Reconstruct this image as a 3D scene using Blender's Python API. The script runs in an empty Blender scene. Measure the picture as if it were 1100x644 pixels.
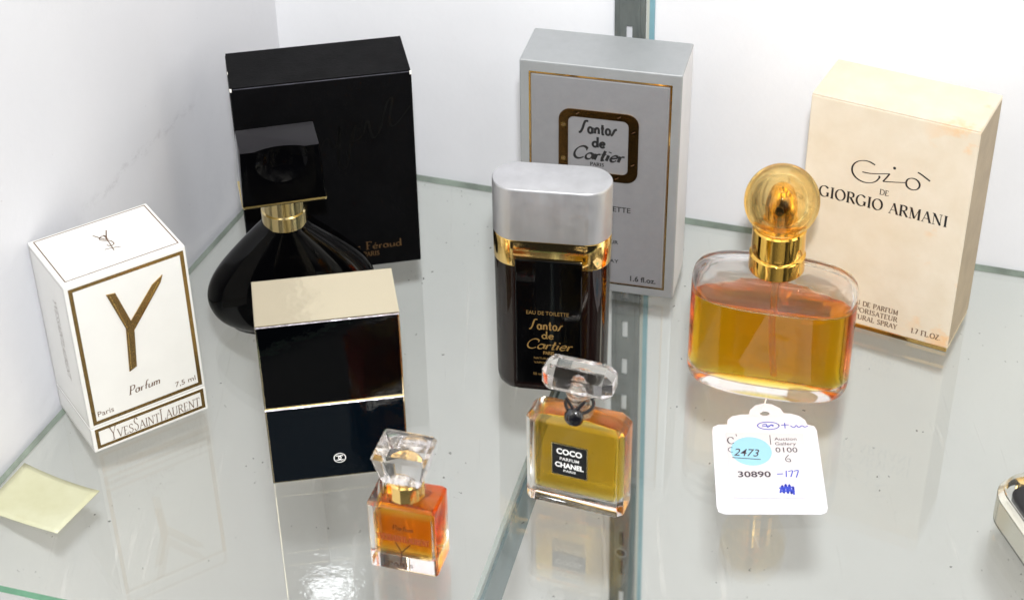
import bpy, bmesh, math, random
from mathutils import Vector, Matrix
random.seed(7)
K = 0.001                                   # every length below is in millimetres
S = bpy.context.scene
COL = S.collection
rad, cos, sin, pi = math.radians, math.cos, math.sin, math.pi

# ------------------------------------------------------------------ materials
def mat(name):
    m = bpy.data.materials.new(name); m.use_nodes = True
    nt = m.node_tree; nt.nodes.clear()
    out = nt.nodes.new('ShaderNodeOutputMaterial')
    return m, nt, out
def N(nt, t, **kw):
    n = nt.nodes.new(t)
    for k, v in kw.items():
        if k in n.inputs: n.inputs[k].default_value = v
        else: setattr(n, k, v)
    return n
def noise(nt, scale, detail=3, rough=.5, stretch=None, dist=0):
    tc = nt.nodes.new('ShaderNodeTexCoord')
    n = N(nt, 'ShaderNodeTexNoise', Scale=scale, Detail=detail, Roughness=rough, Distortion=dist)
    if stretch:
        mp = N(nt, 'ShaderNodeMapping', Scale=stretch)
        nt.links.new(tc.outputs['Object'], mp.inputs[0]); nt.links.new(mp.outputs[0], n.inputs['Vector'])
    else: nt.links.new(tc.outputs['Object'], n.inputs['Vector'])
    return n
def ramp(nt, src, stops):
    r = nt.nodes.new('ShaderNodeValToRGB')
    el = r.color_ramp.elements
    while len(el) < len(stops): el.new(.5)
    for e, (p, c) in zip(el, stops):
        e.position = p; e.color = (c if hasattr(c, '__len__') else (c, c, c)) + (() if hasattr(c, '__len__') and len(c) == 4 else (1,)) if hasattr(c, '__len__') else (c, c, c, 1)
    nt.links.new(src, r.inputs[0]); return r
def mixrgb(nt, fac, a, b, mode='MIX'):
    m = nt.nodes.new('ShaderNodeMix'); m.data_type = 'RGBA'; m.blend_type = mode
    for s, v in ((0, fac), (6, a), (7, b)):
        if hasattr(v, 'is_output') or hasattr(v, 'links'): nt.links.new(v, m.inputs[s])
        elif s == 0: m.inputs[0].default_value = v
        else: m.inputs[s].default_value = (*v, 1)
    return m.outputs[2]
def pbr(name, col, rough=.5, metal=0, bump=0, bscale=900, bdetail=4, var=0, vscale=60, col2=None, coat=0,
        spec=.5, stretch=None, rvar=0, dist=.0006):
    m, nt, out = mat(name)
    b = N(nt, 'ShaderNodeBsdfPrincipled', Roughness=rough, Metallic=metal)
    b.inputs['Base Color'].default_value = (*col, 1)
    b.inputs['Coat Weight'].default_value = coat; b.inputs['Coat Roughness'].default_value = .04
    b.inputs['Specular IOR Level'].default_value = spec
    if var or col2:
        n = noise(nt, vscale, 5, .6, stretch)
        c2 = col2 or tuple(c * (1 - var) for c in col)
        r = ramp(nt, n.outputs[0], [(.38, 0.), (.66, 1.)])
        nt.links.new(mixrgb(nt, r.outputs[0], col, c2), b.inputs['Base Color'])
    if rvar:
        n = noise(nt, vscale * 2.3, 4, .6)
        mr = N(nt, 'ShaderNodeMapRange'); mr.inputs[1].default_value = .3; mr.inputs[2].default_value = .7
        mr.inputs[3].default_value = rough; mr.inputs[4].default_value = rough + rvar
        nt.links.new(n.outputs[0], mr.inputs[0]); nt.links.new(mr.outputs[0], b.inputs['Roughness'])
    if bump:
        n = noise(nt, bscale, bdetail, .6, stretch)
        bp = N(nt, 'ShaderNodeBump', Strength=bump, Distance=dist)
        nt.links.new(n.outputs[0], bp.inputs['Height']); nt.links.new(bp.outputs[0], b.inputs['Normal'])
    nt.links.new(b.outputs[0], out.inputs[0])
    return m
def glass(name, ior=1.5, col=(1, 1, 1), rough=0, clear=.22, absorb=None, density=0, bump=0, bscale=60, tcol=None):
    m, nt, out = mat(name)
    g = N(nt, 'ShaderNodeBsdfGlass', IOR=ior, Roughness=rough); g.inputs[0].default_value = (*col, 1)
    t = N(nt, 'ShaderNodeBsdfTransparent'); t.inputs[0].default_value = (*(tcol or col), 1)
    mx = N(nt, 'ShaderNodeMixShader', Fac=clear)
    nt.links.new(g.outputs[0], mx.inputs[1]); nt.links.new(t.outputs[0], mx.inputs[2]); nt.links.new(mx.outputs[0], out.inputs[0])
    if bump:
        n = noise(nt, bscale, 2, .5)
        bp = N(nt, 'ShaderNodeBump', Strength=bump, Distance=.0005)
        nt.links.new(n.outputs[0], bp.inputs['Height']); nt.links.new(bp.outputs[0], g.inputs['Normal'])
    if absorb:
        v = N(nt, 'ShaderNodeVolumeAbsorption', Density=density); v.inputs[0].default_value = (*absorb, 1)
        nt.links.new(v.outputs[0], out.inputs[1])
    return m

M = {}
M['wall'] = pbr('wall_paint', (.79, .79, .81), .55, bump=.25, bscale=260, var=.05, vscale=9, rvar=.1)
def scuffed_wall():
    m, nt, out = mat('scuffed_wall_paint')
    b = N(nt, 'ShaderNodeBsdfPrincipled', Roughness=.5)
    tc = nt.nodes.new('ShaderNodeTexCoord')
    sp = nt.nodes.new('ShaderNodeSeparateXYZ'); nt.links.new(tc.outputs['Object'], sp.inputs[0])
    # scuff: long drag mark running level along the wall, broken up by noise
    wob = noise(nt, 30, 3, .6, (1, 1, .4))
    a = N(nt, 'ShaderNodeMath', operation='MULTIPLY_ADD'); a.inputs[1].default_value = .014; nt.links.new(wob.outputs[0], a.inputs[0]); nt.links.new(sp.outputs[2], a.inputs[2])
    d = N(nt, 'ShaderNodeMath', operation='SUBTRACT'); nt.links.new(a.outputs[0], d.inputs[0]); d.inputs[1].default_value = .0905
    ab = N(nt, 'ShaderNodeMath', operation='ABSOLUTE'); nt.links.new(d.outputs[0], ab.inputs[0])
    line = ramp(nt, ab.outputs[0], [(0, 1.), (.0022, 0.)])
    brk = noise(nt, 160, 5, .75, (1, .5, 1.5)); bk = ramp(nt, brk.outputs[0], [(.47, 0.), (.60, 1.)])
    xo = N(nt, 'ShaderNodeMath', operation='ADD'); nt.links.new(sp.outputs[0], xo.inputs[0]); xo.inputs[1].default_value = .30
    xr = ramp(nt, xo.outputs[0], [(.08, 0.), (.12, 1.), (.19, 1.), (.22, 0.)])
    lo = N(nt, 'ShaderNodeMath', operation='MULTIPLY'); nt.links.new(line.outputs[0], lo.inputs[0]); nt.links.new(bk.outputs[0], lo.inputs[1])
    spk = noise(nt, 330, 2, .5); sk = ramp(nt, spk.outputs[0], [(.74, 0.), (.78, 1.)])
    mxm = N(nt, 'ShaderNodeMath', operation='MAXIMUM'); nt.links.new(lo.outputs[0], mxm.inputs[0]); nt.links.new(sk.outputs[0], mxm.inputs[1])
    lo2 = N(nt, 'ShaderNodeMath', operation='MULTIPLY'); nt.links.new(lo.outputs[0], lo2.inputs[0]); nt.links.new(xr.outputs[0], lo2.inputs[1]); nt.links.new(lo2.outputs[0], mxm.inputs[0])
    fac = N(nt, 'ShaderNodeMath', operation='MULTIPLY'); nt.links.new(mxm.outputs[0], fac.inputs[0]); fac.inputs[1].default_value = .3
    tint = noise(nt, 12, 3); tr = ramp(nt, tint.outputs[0], [(.35, (.65, .65, .68)), (.7, (.637, .64, .67))])
    nt.links.new(mixrgb(nt, fac.outputs[0], tr.outputs[0], (.33, .32, .34)), b.inputs['Base Color'])
    bn = noise(nt, 150, 5, .55); bp = N(nt, 'ShaderNodeBump', Strength=.35, Distance=.0006)
    nt.links.new(bn.outputs[0], bp.inputs['Height']); nt.links.new(bp.outputs[0], b.inputs['Normal'])
    nt.links.new(b.outputs[0], out.inputs[0]); return m
M['wall_left'] = scuffed_wall()

def sheet_glass(name, dusty):
    m, nt, out = mat(name)
    t = N(nt, 'ShaderNodeBsdfTransparent'); t.inputs[0].default_value = (.986, .995, .975, 1)
    g = N(nt, 'ShaderNodeBsdfGlossy', Roughness=.0); g.inputs[0].default_value = (1, 1, 1, 1)
    lw = N(nt, 'ShaderNodeLayerWeight', Blend=.5)
    pw = N(nt, 'ShaderNodeMath', operation='POWER'); nt.links.new(lw.outputs['Facing'], pw.inputs[0]); pw.inputs[1].default_value = 5
    ma = N(nt, 'ShaderNodeMath', operation='MULTIPLY_ADD'); nt.links.new(pw.outputs[0], ma.inputs[0]); ma.inputs[1].default_value = .95; ma.inputs[2].default_value = .046
    mx = nt.nodes.new('ShaderNodeMixShader')
    nt.links.new(ma.outputs[0], mx.inputs[0]); nt.links.new(t.outputs[0], mx.inputs[1]); nt.links.new(g.outputs[0], mx.inputs[2])
    last = mx
    if dusty:
        d = N(nt, 'ShaderNodeBsdfDiffuse'); d.inputs[0].default_value = (.72, .71, .66, 1)
        # milky smears of dust, and short wiping scratches
        n1 = noise(nt, 14, 4, .6, (1, .45, 1), .6); r1 = ramp(nt, n1.outputs[0], [(.35, .004), (.75, .045)])
        n2 = noise(nt, 190, 3, .6, (1, .06, 1)); r2 = ramp(nt, n2.outputs[0], [(.62, 0.), (.78, .14)])
        ad = N(nt, 'ShaderNodeMath', operation='ADD'); nt.links.new(r1.outputs[0], ad.inputs[0]); nt.links.new(r2.outputs[0], ad.inputs[1])
        m1 = nt.nodes.new('ShaderNodeMixShader'); nt.links.new(ad.outputs[0], m1.inputs[0]); nt.links.new(mx.outputs[0], m1.inputs[1]); nt.links.new(d.outputs[0], m1.inputs[2])
        # dark specks of grit, sparse and clustered
        dk = N(nt, 'ShaderNodeBsdfDiffuse'); dk.inputs[0].default_value = (.07, .07, .065, 1)
        n3 = noise(nt, 420, 2, .5, (1, .7, 1)); r3 = ramp(nt, n3.outputs[0], [(.70, 0.), (.73, .8)])
        n4 = noise(nt, 26, 2, .5); r4 = ramp(nt, n4.outputs[0], [(.53, 0.), (.60, 1.)])
        mu = N(nt, 'ShaderNodeMath', operation='MULTIPLY'); nt.links.new(r3.outputs[0], mu.inputs[0]); nt.links.new(r4.outputs[0], mu.inputs[1])
        m2 = nt.nodes.new('ShaderNodeMixShader'); nt.links.new(mu.outputs[0], m2.inputs[0]); nt.links.new(m1.outputs[0], m2.inputs[1]); nt.links.new(dk.outputs[0], m2.inputs[2])
        last = m2
    nt.links.new(last.outputs[0], out.inputs[0]); return m
M['shelf_top'] = sheet_glass('shelf_glass_top', True)
M['shelf_bottom'] = sheet_glass('shelf_glass_underside', False)
M['shelf_edge'] = pbr('shelf_glass_edge', (.30, .37, .31), .12, var=.5, vscale=40, coat=.5)
M['edge_green'] = pbr('shelf_glass_front_edge', (.16, .42, .25), .12, var=.3, vscale=40, coat=.5)

M['carton_white'] = pbr('white_carton', (.75, .74, .71), .42, bump=.12, bscale=700, var=.03)
M['carton_edge'] = pbr('carton_edge', (.9, .87, .8), .6)
M['gold_foil'] = pbr('dark_gold_foil', (.50, .33, .13), .22, .95, bump=.15, bscale=500)
M['brown_print'] = pbr('brown_print', (.12, .065, .035), .4)
M['grey_print'] = pbr('grey_print', (.32, .28, .26), .5)
M['black_carton'] = pbr('black_carton', (.0025, .0025, .003), .5, spec=.08, bump=.18, bscale=900, var=.4, vscale=40, rvar=.1)
M['black_gloss_print'] = pbr('black_gloss_print', (.002, .002, .002), .3, spec=.2)
M['gold_print'] = pbr('faded_gold_print', (.11, .06, .022), .4, .4)
M['silver_carton'] = pbr('silver_carton', (.40, .415, .425), .36, .5, bump=.1, bscale=1200, var=.04, vscale=120, rvar=.12)
M['silver_panel'] = pbr('silver_inner_panel', (.31, .31, .325), .42, .45, bump=.14, bscale=1500, var=.05, vscale=200, rvar=.1)
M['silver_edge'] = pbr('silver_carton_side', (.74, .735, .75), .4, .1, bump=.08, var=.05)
M['black_print'] = pbr('black_print', (.012, .012, .013), .45)
M['cream_carton'] = pbr('cream_carton', (.82, .70, .54), .55, bump=.22, bscale=500, col2=(.76, .63, .45), vscale=45)
def stained():
    m, nt, out = mat('stained_cream_carton')
    b = N(nt, 'ShaderNodeBsdfPrincipled', Roughness=.5)
    n = noise(nt, 55, 5, .6); r = ramp(nt, n.outputs[0], [(.36, (.69, .61, .49)), (.68, (.64, .55, .42))])
    n2 = noise(nt, 38, 5, .62, (1, 1, 1.25)); s = ramp(nt, n2.outputs[0], [(.58, 0.), (.66, .75)])
    tc = nt.nodes.new('ShaderNodeTexCoord'); sp = nt.nodes.new('ShaderNodeSeparateXYZ'); nt.links.new(tc.outputs['Object'], sp.inputs[0])
    e = N(nt, 'ShaderNodeMapRange'); nt.links.new(sp.outputs[0], e.inputs[0])
    e.inputs[1].default_value = .012; e.inputs[2].default_value = .036
    mu = N(nt, 'ShaderNodeMath', operation='MULTIPLY'); nt.links.new(s.outputs[0], mu.inputs[0]); nt.links.new(e.outputs[0], mu.inputs[1])
    nt.links.new(mixrgb(nt, mu.outputs[0], r.outputs[0], (.74, .44, .20)), b.inputs['Base Color'])
    bn = noise(nt, 420, 5, .6); bp = N(nt, 'ShaderNodeBump', Strength=.25, Distance=.0004)
    nt.links.new(bn.outputs[0], bp.inputs['Height']); nt.links.new(bp.outputs[0], b.inputs['Normal'])
    nt.links.new(b.outputs[0], out.inputs[0]); return m
M['stained'] = stained()
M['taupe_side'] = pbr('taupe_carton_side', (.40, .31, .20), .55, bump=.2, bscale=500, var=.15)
M['gold_mirror'] = pbr('pale_gold_mirror', (.76, .67, .48), .13, 1, bump=.42, bscale=24, bdetail=4, dist=.0015)
M['gold_metal'] = pbr('polished_gold', (.95, .66, .25), .09, 1, bump=.05, bscale=100)
M['gold_old'] = pbr('pale_gold_metal', (.80, .65, .34), .13, 1)
M['black_mirror'] = pbr('black_lacquer', (.0006, .0008, .0012), .035, spec=.14, bump=.22, bscale=90, bdetail=3, dist=.0005)
M['navy_mirror'] = pbr('blue_black_lacquer', (.0006, .0025, .005), .04, spec=.22, bump=.22, bscale=90, bdetail=3, dist=.0005)
M['black_glass'] = pbr('black_glass', (.0008, .0008, .001), .045, spec=.2)
M['black_plastic'] = pbr('black_cap_plastic', (.001, .001, .0013), .05, spec=.07)
M['dark_top'] = pbr('dark_cap_top', (.010, .009, .011), .35, spec=.15)
M['brushed'] = pbr('brushed_silver', (.60, .60, .62), .36, .8, bump=.16, bscale=300, stretch=(1, 1, .12), var=.14, vscale=70, rvar=.14)
M['brown_glass'] = pbr('near_black_brown_glass', (.006, .002, .0015), .05, coat=0)
M['pink_label'] = pbr('white_paper', (.63, .615, .64), .6, bump=.06)
M['tag_white'] = pbr('tag_card', (.68, .67, .72), .6, bump=.1, bscale=400)
M['blue_dot'] = pbr('pale_blue_sticker', (.30, .57, .72), .55)
M['ink_blue'] = pbr('blue_ballpoint', (.03, .06, .50), .5)
M['ink_dark'] = pbr('dark_type', (.06, .05, .07), .5)
M['note'] = pbr('yellowed_note', (.52, .52, .37), .45, bump=.2, bscale=60, col2=(.44, .43, .27), vscale=32)
M['steel'] = pbr('galvanised_steel', (.18, .20, .19), .42, .3, bump=.25, bscale=260, var=.35, vscale=90, stretch=(1, 1, .3), rvar=.15)
M['steel_blue'] = pbr('blue_grey_steel', (.10, .155, .18), .45, .3, bump=.2, bscale=200, var=.25, vscale=60)
M['steel_lit'] = pbr('pale_steel_lip', (.33, .37, .38), .35, .4)
M['cyan'] = pbr('pale_blue_edge_strip', (.22, .40, .46), .35, var=.15, vscale=30)
M['beige_strip'] = pbr('beige_seal_strip', (.55, .56, .50), .5)
M['hole'] = pbr('screw_hole_dark', (.01, .01, .01), .7)
M['clear'] = glass('clear_glass', 1.43, clear=.06)
M['crystal'] = glass('cut_crystal', 1.5, (1, .99, .99), clear=.08)
M['amber_liquid'] = glass('amber_perfume', .965, clear=.22, absorb=(1.0, .872, .0), density=225)
M['gold_liquid'] = glass('golden_perfume', .95, clear=.22, absorb=(1.0, .85, .0), density=260)
M['orange_liquid'] = glass('orange_perfume', .95, clear=.22, absorb=(1.0, .775, .0), density=360)
M['amber_plastic'] = glass('amber_plastic', 1.46, (1., .86, .54), clear=.14)
M['tube'] = glass('milky_tube', 1.3, (.95, .86, .76), rough=.3, clear=.35)
M['cord_black'] = pbr('black_cord', (.008, .008, .01), .3)
M['wax'] = pbr('black_seal_wax', (.006, .006, .008), .12, coat=.8)
M['membrane'] = glass('pale_neck_membrane', 1.45, (.97, .94, .90), rough=.25, clear=.2)
M['off_white_ink'] = pbr('white_label_print', (.88, .88, .86), .5)
M['red_print'] = pbr('red_brown_print', (.28, .06, .02), .4)
M['dark_print'] = pbr('dark_brown_print', (.05, .02, .01), .4)
M['thread'] = pbr('white_thread', (.85, .84, .82), .7)

# ------------------------------------------------------------------ builders
def obj(name, verts, faces, m, parent=None, smooth=None, mats=None, fmat=None, bevel=None):
    me = bpy.data.meshes.new(name)
    me.from_pydata([tuple(c * K for c in v) for v in verts], [], faces)
    for mm in (mats or [m]): me.materials.append(mm)
    if fmat:
        for p, i in zip(me.polygons, fmat): p.material_index = i
    bm = bmesh.new(); bm.from_mesh(me)
    if bevel:
        w, seg, ang = bevel
        es = [e for e in bm.edges if len(e.link_faces) == 2 and e.calc_face_angle(0) > ang]
        bmesh.ops.bevel(bm, geom=es, offset=w * K, segments=seg, affect='EDGES', profile=.6, clamp_overlap=True)
    if smooth is not None or bevel: bmesh.ops.recalc_face_normals(bm, faces=bm.faces)
    bm.to_mesh(me); bm.free()
    if smooth is not None:
        for p in me.polygons: p.use_smooth = True
        me.set_sharp_from_angle(angle=rad(smooth))
    o = bpy.data.objects.new(name, me); COL.objects.link(o); o.parent = parent
    return o
def tag(o, label, cat, group=None):
    o['label'] = label; o['category'] = cat
    if group: o['group'] = group
    return o
def thing(name, label, cat, x, y, yaw=0, z=0):
    o = bpy.data.objects.new(name, None); COL.objects.link(o)
    o.location = (x * K, y * K, z * K); o.rotation_euler = (0, 0, rad(yaw)); o.empty_display_size = .01
    return tag(o, label, cat)
def boxg(x0, x1, y0, y1, z0, z1):
    v = [(x, y, z) for z in (z0, z1) for x, y in ((x0, y0), (x1, y0), (x1, y1), (x0, y1))]
    f = [(3, 2, 1, 0), (4, 5, 6, 7), (0, 1, 5, 4), (1, 2, 6, 5), (2, 3, 7, 6), (3, 0, 4, 7)]
    return v, f
def multi(boxes):
    V, F = [], []
    for b in boxes:
        v, f = boxg(*b) if len(b) == 6 and not hasattr(b[0], '__len__') else b
        n = len(V); V += v; F += [tuple(i + n for i in q) for q in f]
    return V, F
def loft(rings, cap0=True, cap1=True):
    n = len(rings[0]); V = [p for r in rings for p in r]; F = []
    for i in range(len(rings) - 1):
        for j in range(n):
            k = (j + 1) % n; F.append((i * n + j, i * n + k, (i + 1) * n + k, (i + 1) * n + j))
    if cap0: F.append(tuple(reversed(range(n))))
    if cap1: F.append(tuple(range((len(rings) - 1) * n, len(rings) * n)))
    return V, F
def lathe(prof, n=48, cx=0, cy=0, cap0=True, cap1=True):
    return loft([[(cx + r * cos(2 * pi * j / n), cy + r * sin(2 * pi * j / n), z) for j in range(n)] for r, z in prof], cap0, cap1)
def sup(w, d, z, p=2.6, n=72, cx=0, cy=0):
    o = []
    for i in range(n):
        a = 2 * pi * i / n; c, s = cos(a), sin(a)
        o.append((cx + w / 2 * math.copysign(abs(c) ** (2 / p), c), cy + d / 2 * math.copysign(abs(s) ** (2 / p), s), z))
    return o
def rrect(w, d, z, r, n=5, cx=0, cy=0):
    o = []
    for qx, qy, a0 in ((1, -1, -90), (1, 1, 0), (-1, 1, 90), (-1, -1, 180)):
        for i in range(n + 1):
            a = rad(a0 + 90 * i / n)
            o.append((cx + qx * (w / 2 - r) + r * cos(a), cy + qy * (d / 2 - r) + r * sin(a), z))
    return o
def tube(pts, r, n=8):
    P = [Vector(p) for p in pts]; rings = []
    for i, p in enumerate(P):
        t = (P[min(i + 1, len(P) - 1)] - P[max(i - 1, 0)]).normalized()
        a = t.cross(Vector((0, 0, 1))) if abs(t.z) < .9 else t.cross(Vector((1, 0, 0)))
        a.normalize(); b = t.cross(a)
        rr = r[i] if hasattr(r, '__len__') else r
        rings.append([tuple(p + a * rr * cos(2 * pi * k / n) + b * rr * sin(2 * pi * k / n)) for k in range(n)])
    return loft(rings)
def catmull(P, seg=6):
    P = [tuple(q) for q in P]
    if len(P) < 3: return P
    Q = [tuple(2 * a - b for a, b in zip(P[0], P[1]))] + list(P) + [tuple(2 * a - b for a, b in zip(P[-1], P[-2]))]
    o = []
    for i in range(1, len(Q) - 2):
        for k in range(seg):
            t = k / seg
            o.append(tuple(.5 * (2 * b + (c - a) * t + (2 * a - 5 * b + 4 * c - d) * t * t + (3 * b - a - 3 * c + d) * t ** 3)
                           for a, b, c, d in zip(Q[i - 1], Q[i], Q[i + 1], Q[i + 2])))
    o.append(P[-1]); return o

# faces of an upright box whose base centre is the local origin
def front(w, d, h, e=.07): return lambda u, v, k=0: (u - w / 2, -d / 2 - e - k, v)
def top(w, d, h, e=.07): return lambda u, v, k=0: (u - w / 2, v - d / 2, h + e + k)
def left(w, d, h, e=.07): return lambda u, v, k=0: (-w / 2 - e - k, d / 2 - u, v)          # u runs from the rear edge to the front edge
def centred(y, e=.05, cx=0): return lambda u, v, k=0: (u + cx, y - e - k, v)
def flat(e): return lambda u, v, k=0: (u, v, e + k)

def frame(name, f, u0, u1, v0, v1, t, m, parent, raise_=0):
    q = [((u0, v0), (u1, v0), (u1 - t, v0 + t), (u0 + t, v0 + t)), ((u1, v0), (u1, v1), (u1 - t, v1 - t), (u1 - t, v0 + t)),
         ((u1, v1), (u0, v1), (u0 + t, v1 - t), (u1 - t, v1 - t)), ((u0, v1), (u0, v0), (u0 + t, v0 + t), (u0 + t, v1 - t))]
    V, F = [], []
    for quad in q:
        F.append(tuple(range(len(V), len(V) + 4))); V += [f(u, v, raise_) for u, v in quad]
    return obj(name, V, F, m, parent)

# ------------------------------------------------------------------ lettering drawn with a pen
def arc(cx, cy, rx, ry, a0, a1, n=16): return [(cx + rx * cos(rad(a0 + (a1 - a0) * i / n)), cy + ry * sin(rad(a0 + (a1 - a0) * i / n))) for i in range(n + 1)]
G = {  # capital height 1; 'T' thick, 't' thin, 'c' by the pen's angle, 'C' smooth curve by the pen's angle
 'I': (.40, 'T .2,0 .2,1;t .05,0 .35,0;t .05,1 .35,1'),
 'O': (.94, 'a .46,.5 .40,.51 0,360'),
 'G': (.92, 'a .46,.5 .40,.51 40,325;T .78,.05 .78,.42;t .64,.42 .9,.42'),
 'C': (.84, 'a .46,.5 .40,.51 42,318;t .76,.68 .76,.9'),
 'R': (.80, 'T .16,0 .16,1;t .02,0 .32,0;t .02,1 .2,1;C .16,1 .42,1 .6,.9 .6,.66 .42,.53 .16,.52;T .38,.52 .72,.02;t .68,.0 .82,.02'),
 'A': (.82, 't .08,0 .4,1;T .4,1 .74,0;t .2,.34 .62,.34;t -.02,0 .2,0;t .6,0 .88,0'),
 'M': (1.06, 't .14,0 .16,1;T .16,1 .5,.04;t .5,.04 .86,1;T .88,1 .88,0;t .02,0 .28,0;t .74,0 1.02,0;t .02,1 .18,1;t .86,1 1.0,1'),
 'N': (.90, 't .14,0 .14,1;T .14,1 .74,0;t .74,0 .74,1;t .02,0 .28,0;t .6,1 .88,1;t .0,1 .16,1'),
 'D': (.86, 'T .16,0 .16,1;t .02,0 .3,0;t .02,1 .3,1;C .16,1 .45,1 .76,.82 .8,.5 .76,.18 .45,0 .16,0'),
 'E': (.70, 'T .16,0 .16,1;t .02,0 .6,0;t .02,1 .58,1;t .16,.52 .44,.52;t .6,0 .6,.2;t .58,1 .58,.82'),
 'P': (.70, 'T .16,0 .16,1;t .02,0 .32,0;t .02,1 .2,1;C .16,1 .44,1 .62,.92 .62,.66 .44,.48 .16,.48'),
 'F': (.64, 'T .16,0 .16,1;t .02,0 .32,0;t .02,1 .58,1;t .16,.52 .44,.52;t .58,1 .58,.82'),
 'U': (.86, 'T .14,1 .14,.35;C .14,.35 .18,.1 .42,0 .66,.1 .72,.35;t .72,.35 .72,1;t 0,1 .28,1;t .6,1 .84,1'),
 'V': (.80, 'T .06,1 .4,0;t .4,0 .72,1;t -.04,1 .18,1;t .6,1 .84,1'),
 'Y': (.78, 'T .06,1 .38,.46;t .38,.46 .68,1;T .38,.46 .38,0;t .24,0 .52,0;t -.04,1 .18,1;t .58,1 .8,1'),
 'S': (.62, 'C .5,.82 .4,.98 .22,.98 .1,.8 .2,.6 .42,.45 .52,.25 .42,.04 .2,0 .06,.18'),
 'T': (.72, 'T .36,0 .36,1;t .04,1 .68,1;t .22,0 .5,0;t .04,1 .04,.82;t .68,1 .68,.82'),
 'L': (.66, 'T .16,0 .16,1;t .02,0 .58,0;t .02,1 .3,1;t .58,0 .58,.22'),
 'Z': (.66, 't .06,1 .58,1;T .58,1 .06,0;t .06,0 .6,0'),
 '1': (.42, 'T .22,0 .22,1;t .08,.84 .22,1;t .08,0 .36,0'),
 '7': (.56, 't .06,1 .5,1;T .5,1 .2,0'),
 '.': (.22, 'T .1,0 .1,.09'), ' ': (.42, ''),
 'a': (.60, 'a .27,.25 .21,.25 0,360;T .5,.5 .5,.08;t .5,.08 .62,.02'),
 'd': (.62, 'a .27,.25 .21,.25 0,360;T .5,1 .5,.06;t .5,.06 .62,.02'),
 'r': (.42, 'T .12,0 .12,.48;C .12,.28 .2,.44 .38,.47'),
 'f': (.40, 'C .44,.96 .34,1 .24,.9 .2,.6 .2,0;t .04,.48 .38,.48'),
 'u': (.60, 'C .1,.48 .1,.14 .2,.01 .36,.06 .5,.22;T .5,.48 .5,.04;t .5,.04 .6,.02'),
 'm': (.88, 'T .1,0 .1,.48;C .1,.3 .22,.47 .38,.44 .42,.3 .42,0;C .42,.3 .54,.47 .7,.44 .74,.3 .74,0'),
 'n': (.60, 'T .1,0 .1,.48;C .1,.3 .22,.47 .40,.46 .48,.3 .48,0'),
 't': (.40, 'T .18,.80 .18,.1;C .18,.1 .22,0 .36,.04;t .02,.5 .36,.5'),
 'i': (.30, 'T .13,0 .13,.48;T .14,.68 .14,.76'),
 'e': (.54, 'C .08,.24 .3,.27 .46,.32 .42,.46 .28,.5 .12,.4 .07,.2 .18,.02 .34,0 .48,.12'),
 'é': (.54, 'C .08,.24 .3,.27 .46,.32 .42,.46 .28,.5 .12,.4 .07,.2 .18,.02 .34,0 .48,.12;t .24,.62 .38,.8'),
 'o': (.58, 'a .28,.25 .22,.25 0,360'),
 's': (.44, 'C .38,.42 .26,.5 .12,.42 .14,.3 .32,.2 .34,.06 .2,-.01 .05,.06'),
 'l': (.26, 'T .12,0 .12,1'),
 '§': (.72, 'C -.14,.0 .04,.02 .24,.3 .40,.72 .56,.98 .86,1'),
 '%': (.50, 'C -.1,0 .02,.02 .16,.2 .26,.38 .40,.5 .56,.52'),
}
def glyphs(text, track=.06, slant=0):
    x = 0; out = []
    for ch in text:
        adv, spec = G[ch]
        for st in filter(None, spec.split(';')):
            k, *pp = st.split()
            pr = [tuple(map(float, q.split(','))) for q in pp]
            if k == 'a': P = arc(*pr[0], *pr[1], *pr[2], n=24); k = 'C'
            elif k == 'C': P = catmull(pr)
            else: P = pr
            out.append((k, [(x + px + slant * py, py) for px, py in P]))
        x += adv + track
    return out, x - track
def ribbons(strokes, f, thick, thin, nib=15, power=1.3):
    V, F = [], []
    for si, (k, P) in enumerate(strokes):
        if len(P) < 2: continue
        base = len(V); kk = .004 * (si % 7)
        for i, p in enumerate(P):
            a = P[max(i - 1, 0)]; b = P[min(i + 1, len(P) - 1)]
            dx, dy = b[0] - a[0], b[1] - a[1]; L = math.hypot(dx, dy) or 1; dx /= L; dy /= L
            if k == 'T': w = thick
            elif k == 't': w = thin
            else: w = thin + (thick - thin) * abs(sin(math.atan2(dy, dx) - rad(nib))) ** power
            V += [f(p[0] - dy * w / 2, p[1] + dx * w / 2, kk), f(p[0] + dy * w / 2, p[1] - dx * w / 2, kk)]
        for i in range(len(P) - 1):
            q = base + 2 * i; F.append((q, q + 1, q + 3, q + 2))
    return V, F
def pen(text, f, u0, u1, v, h, m, parent, thick=.6, thin=.2, slant=0, nib=15, track=.06, rot=0, name='lettering', power=1.3, mirror=False):
    st, W = glyphs(text, track, slant); sx = (u1 - u0) / W; c, s = cos(rad(rot)), sin(rad(rot))
    st = [(k, [(u0 + px * sx * c - py * h * s, v + px * sx * s + py * h * c) for px, py in P]) for k, P in st]
    V, F = ribbons(st, f, thick, thin, nib + rot, power)
    return obj(name, V, F, m, parent)
def draw(lines, f, m, parent, w=.4, w2=None, name='lettering', nib=15, smooth=True):
    st = [('C', catmull(l) if smooth and len(l) > 2 else l) for l in lines]
    V, F = ribbons(st, f, w, w if w2 is None else w2, nib)
    return obj(name, V, F, m, parent)
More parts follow.
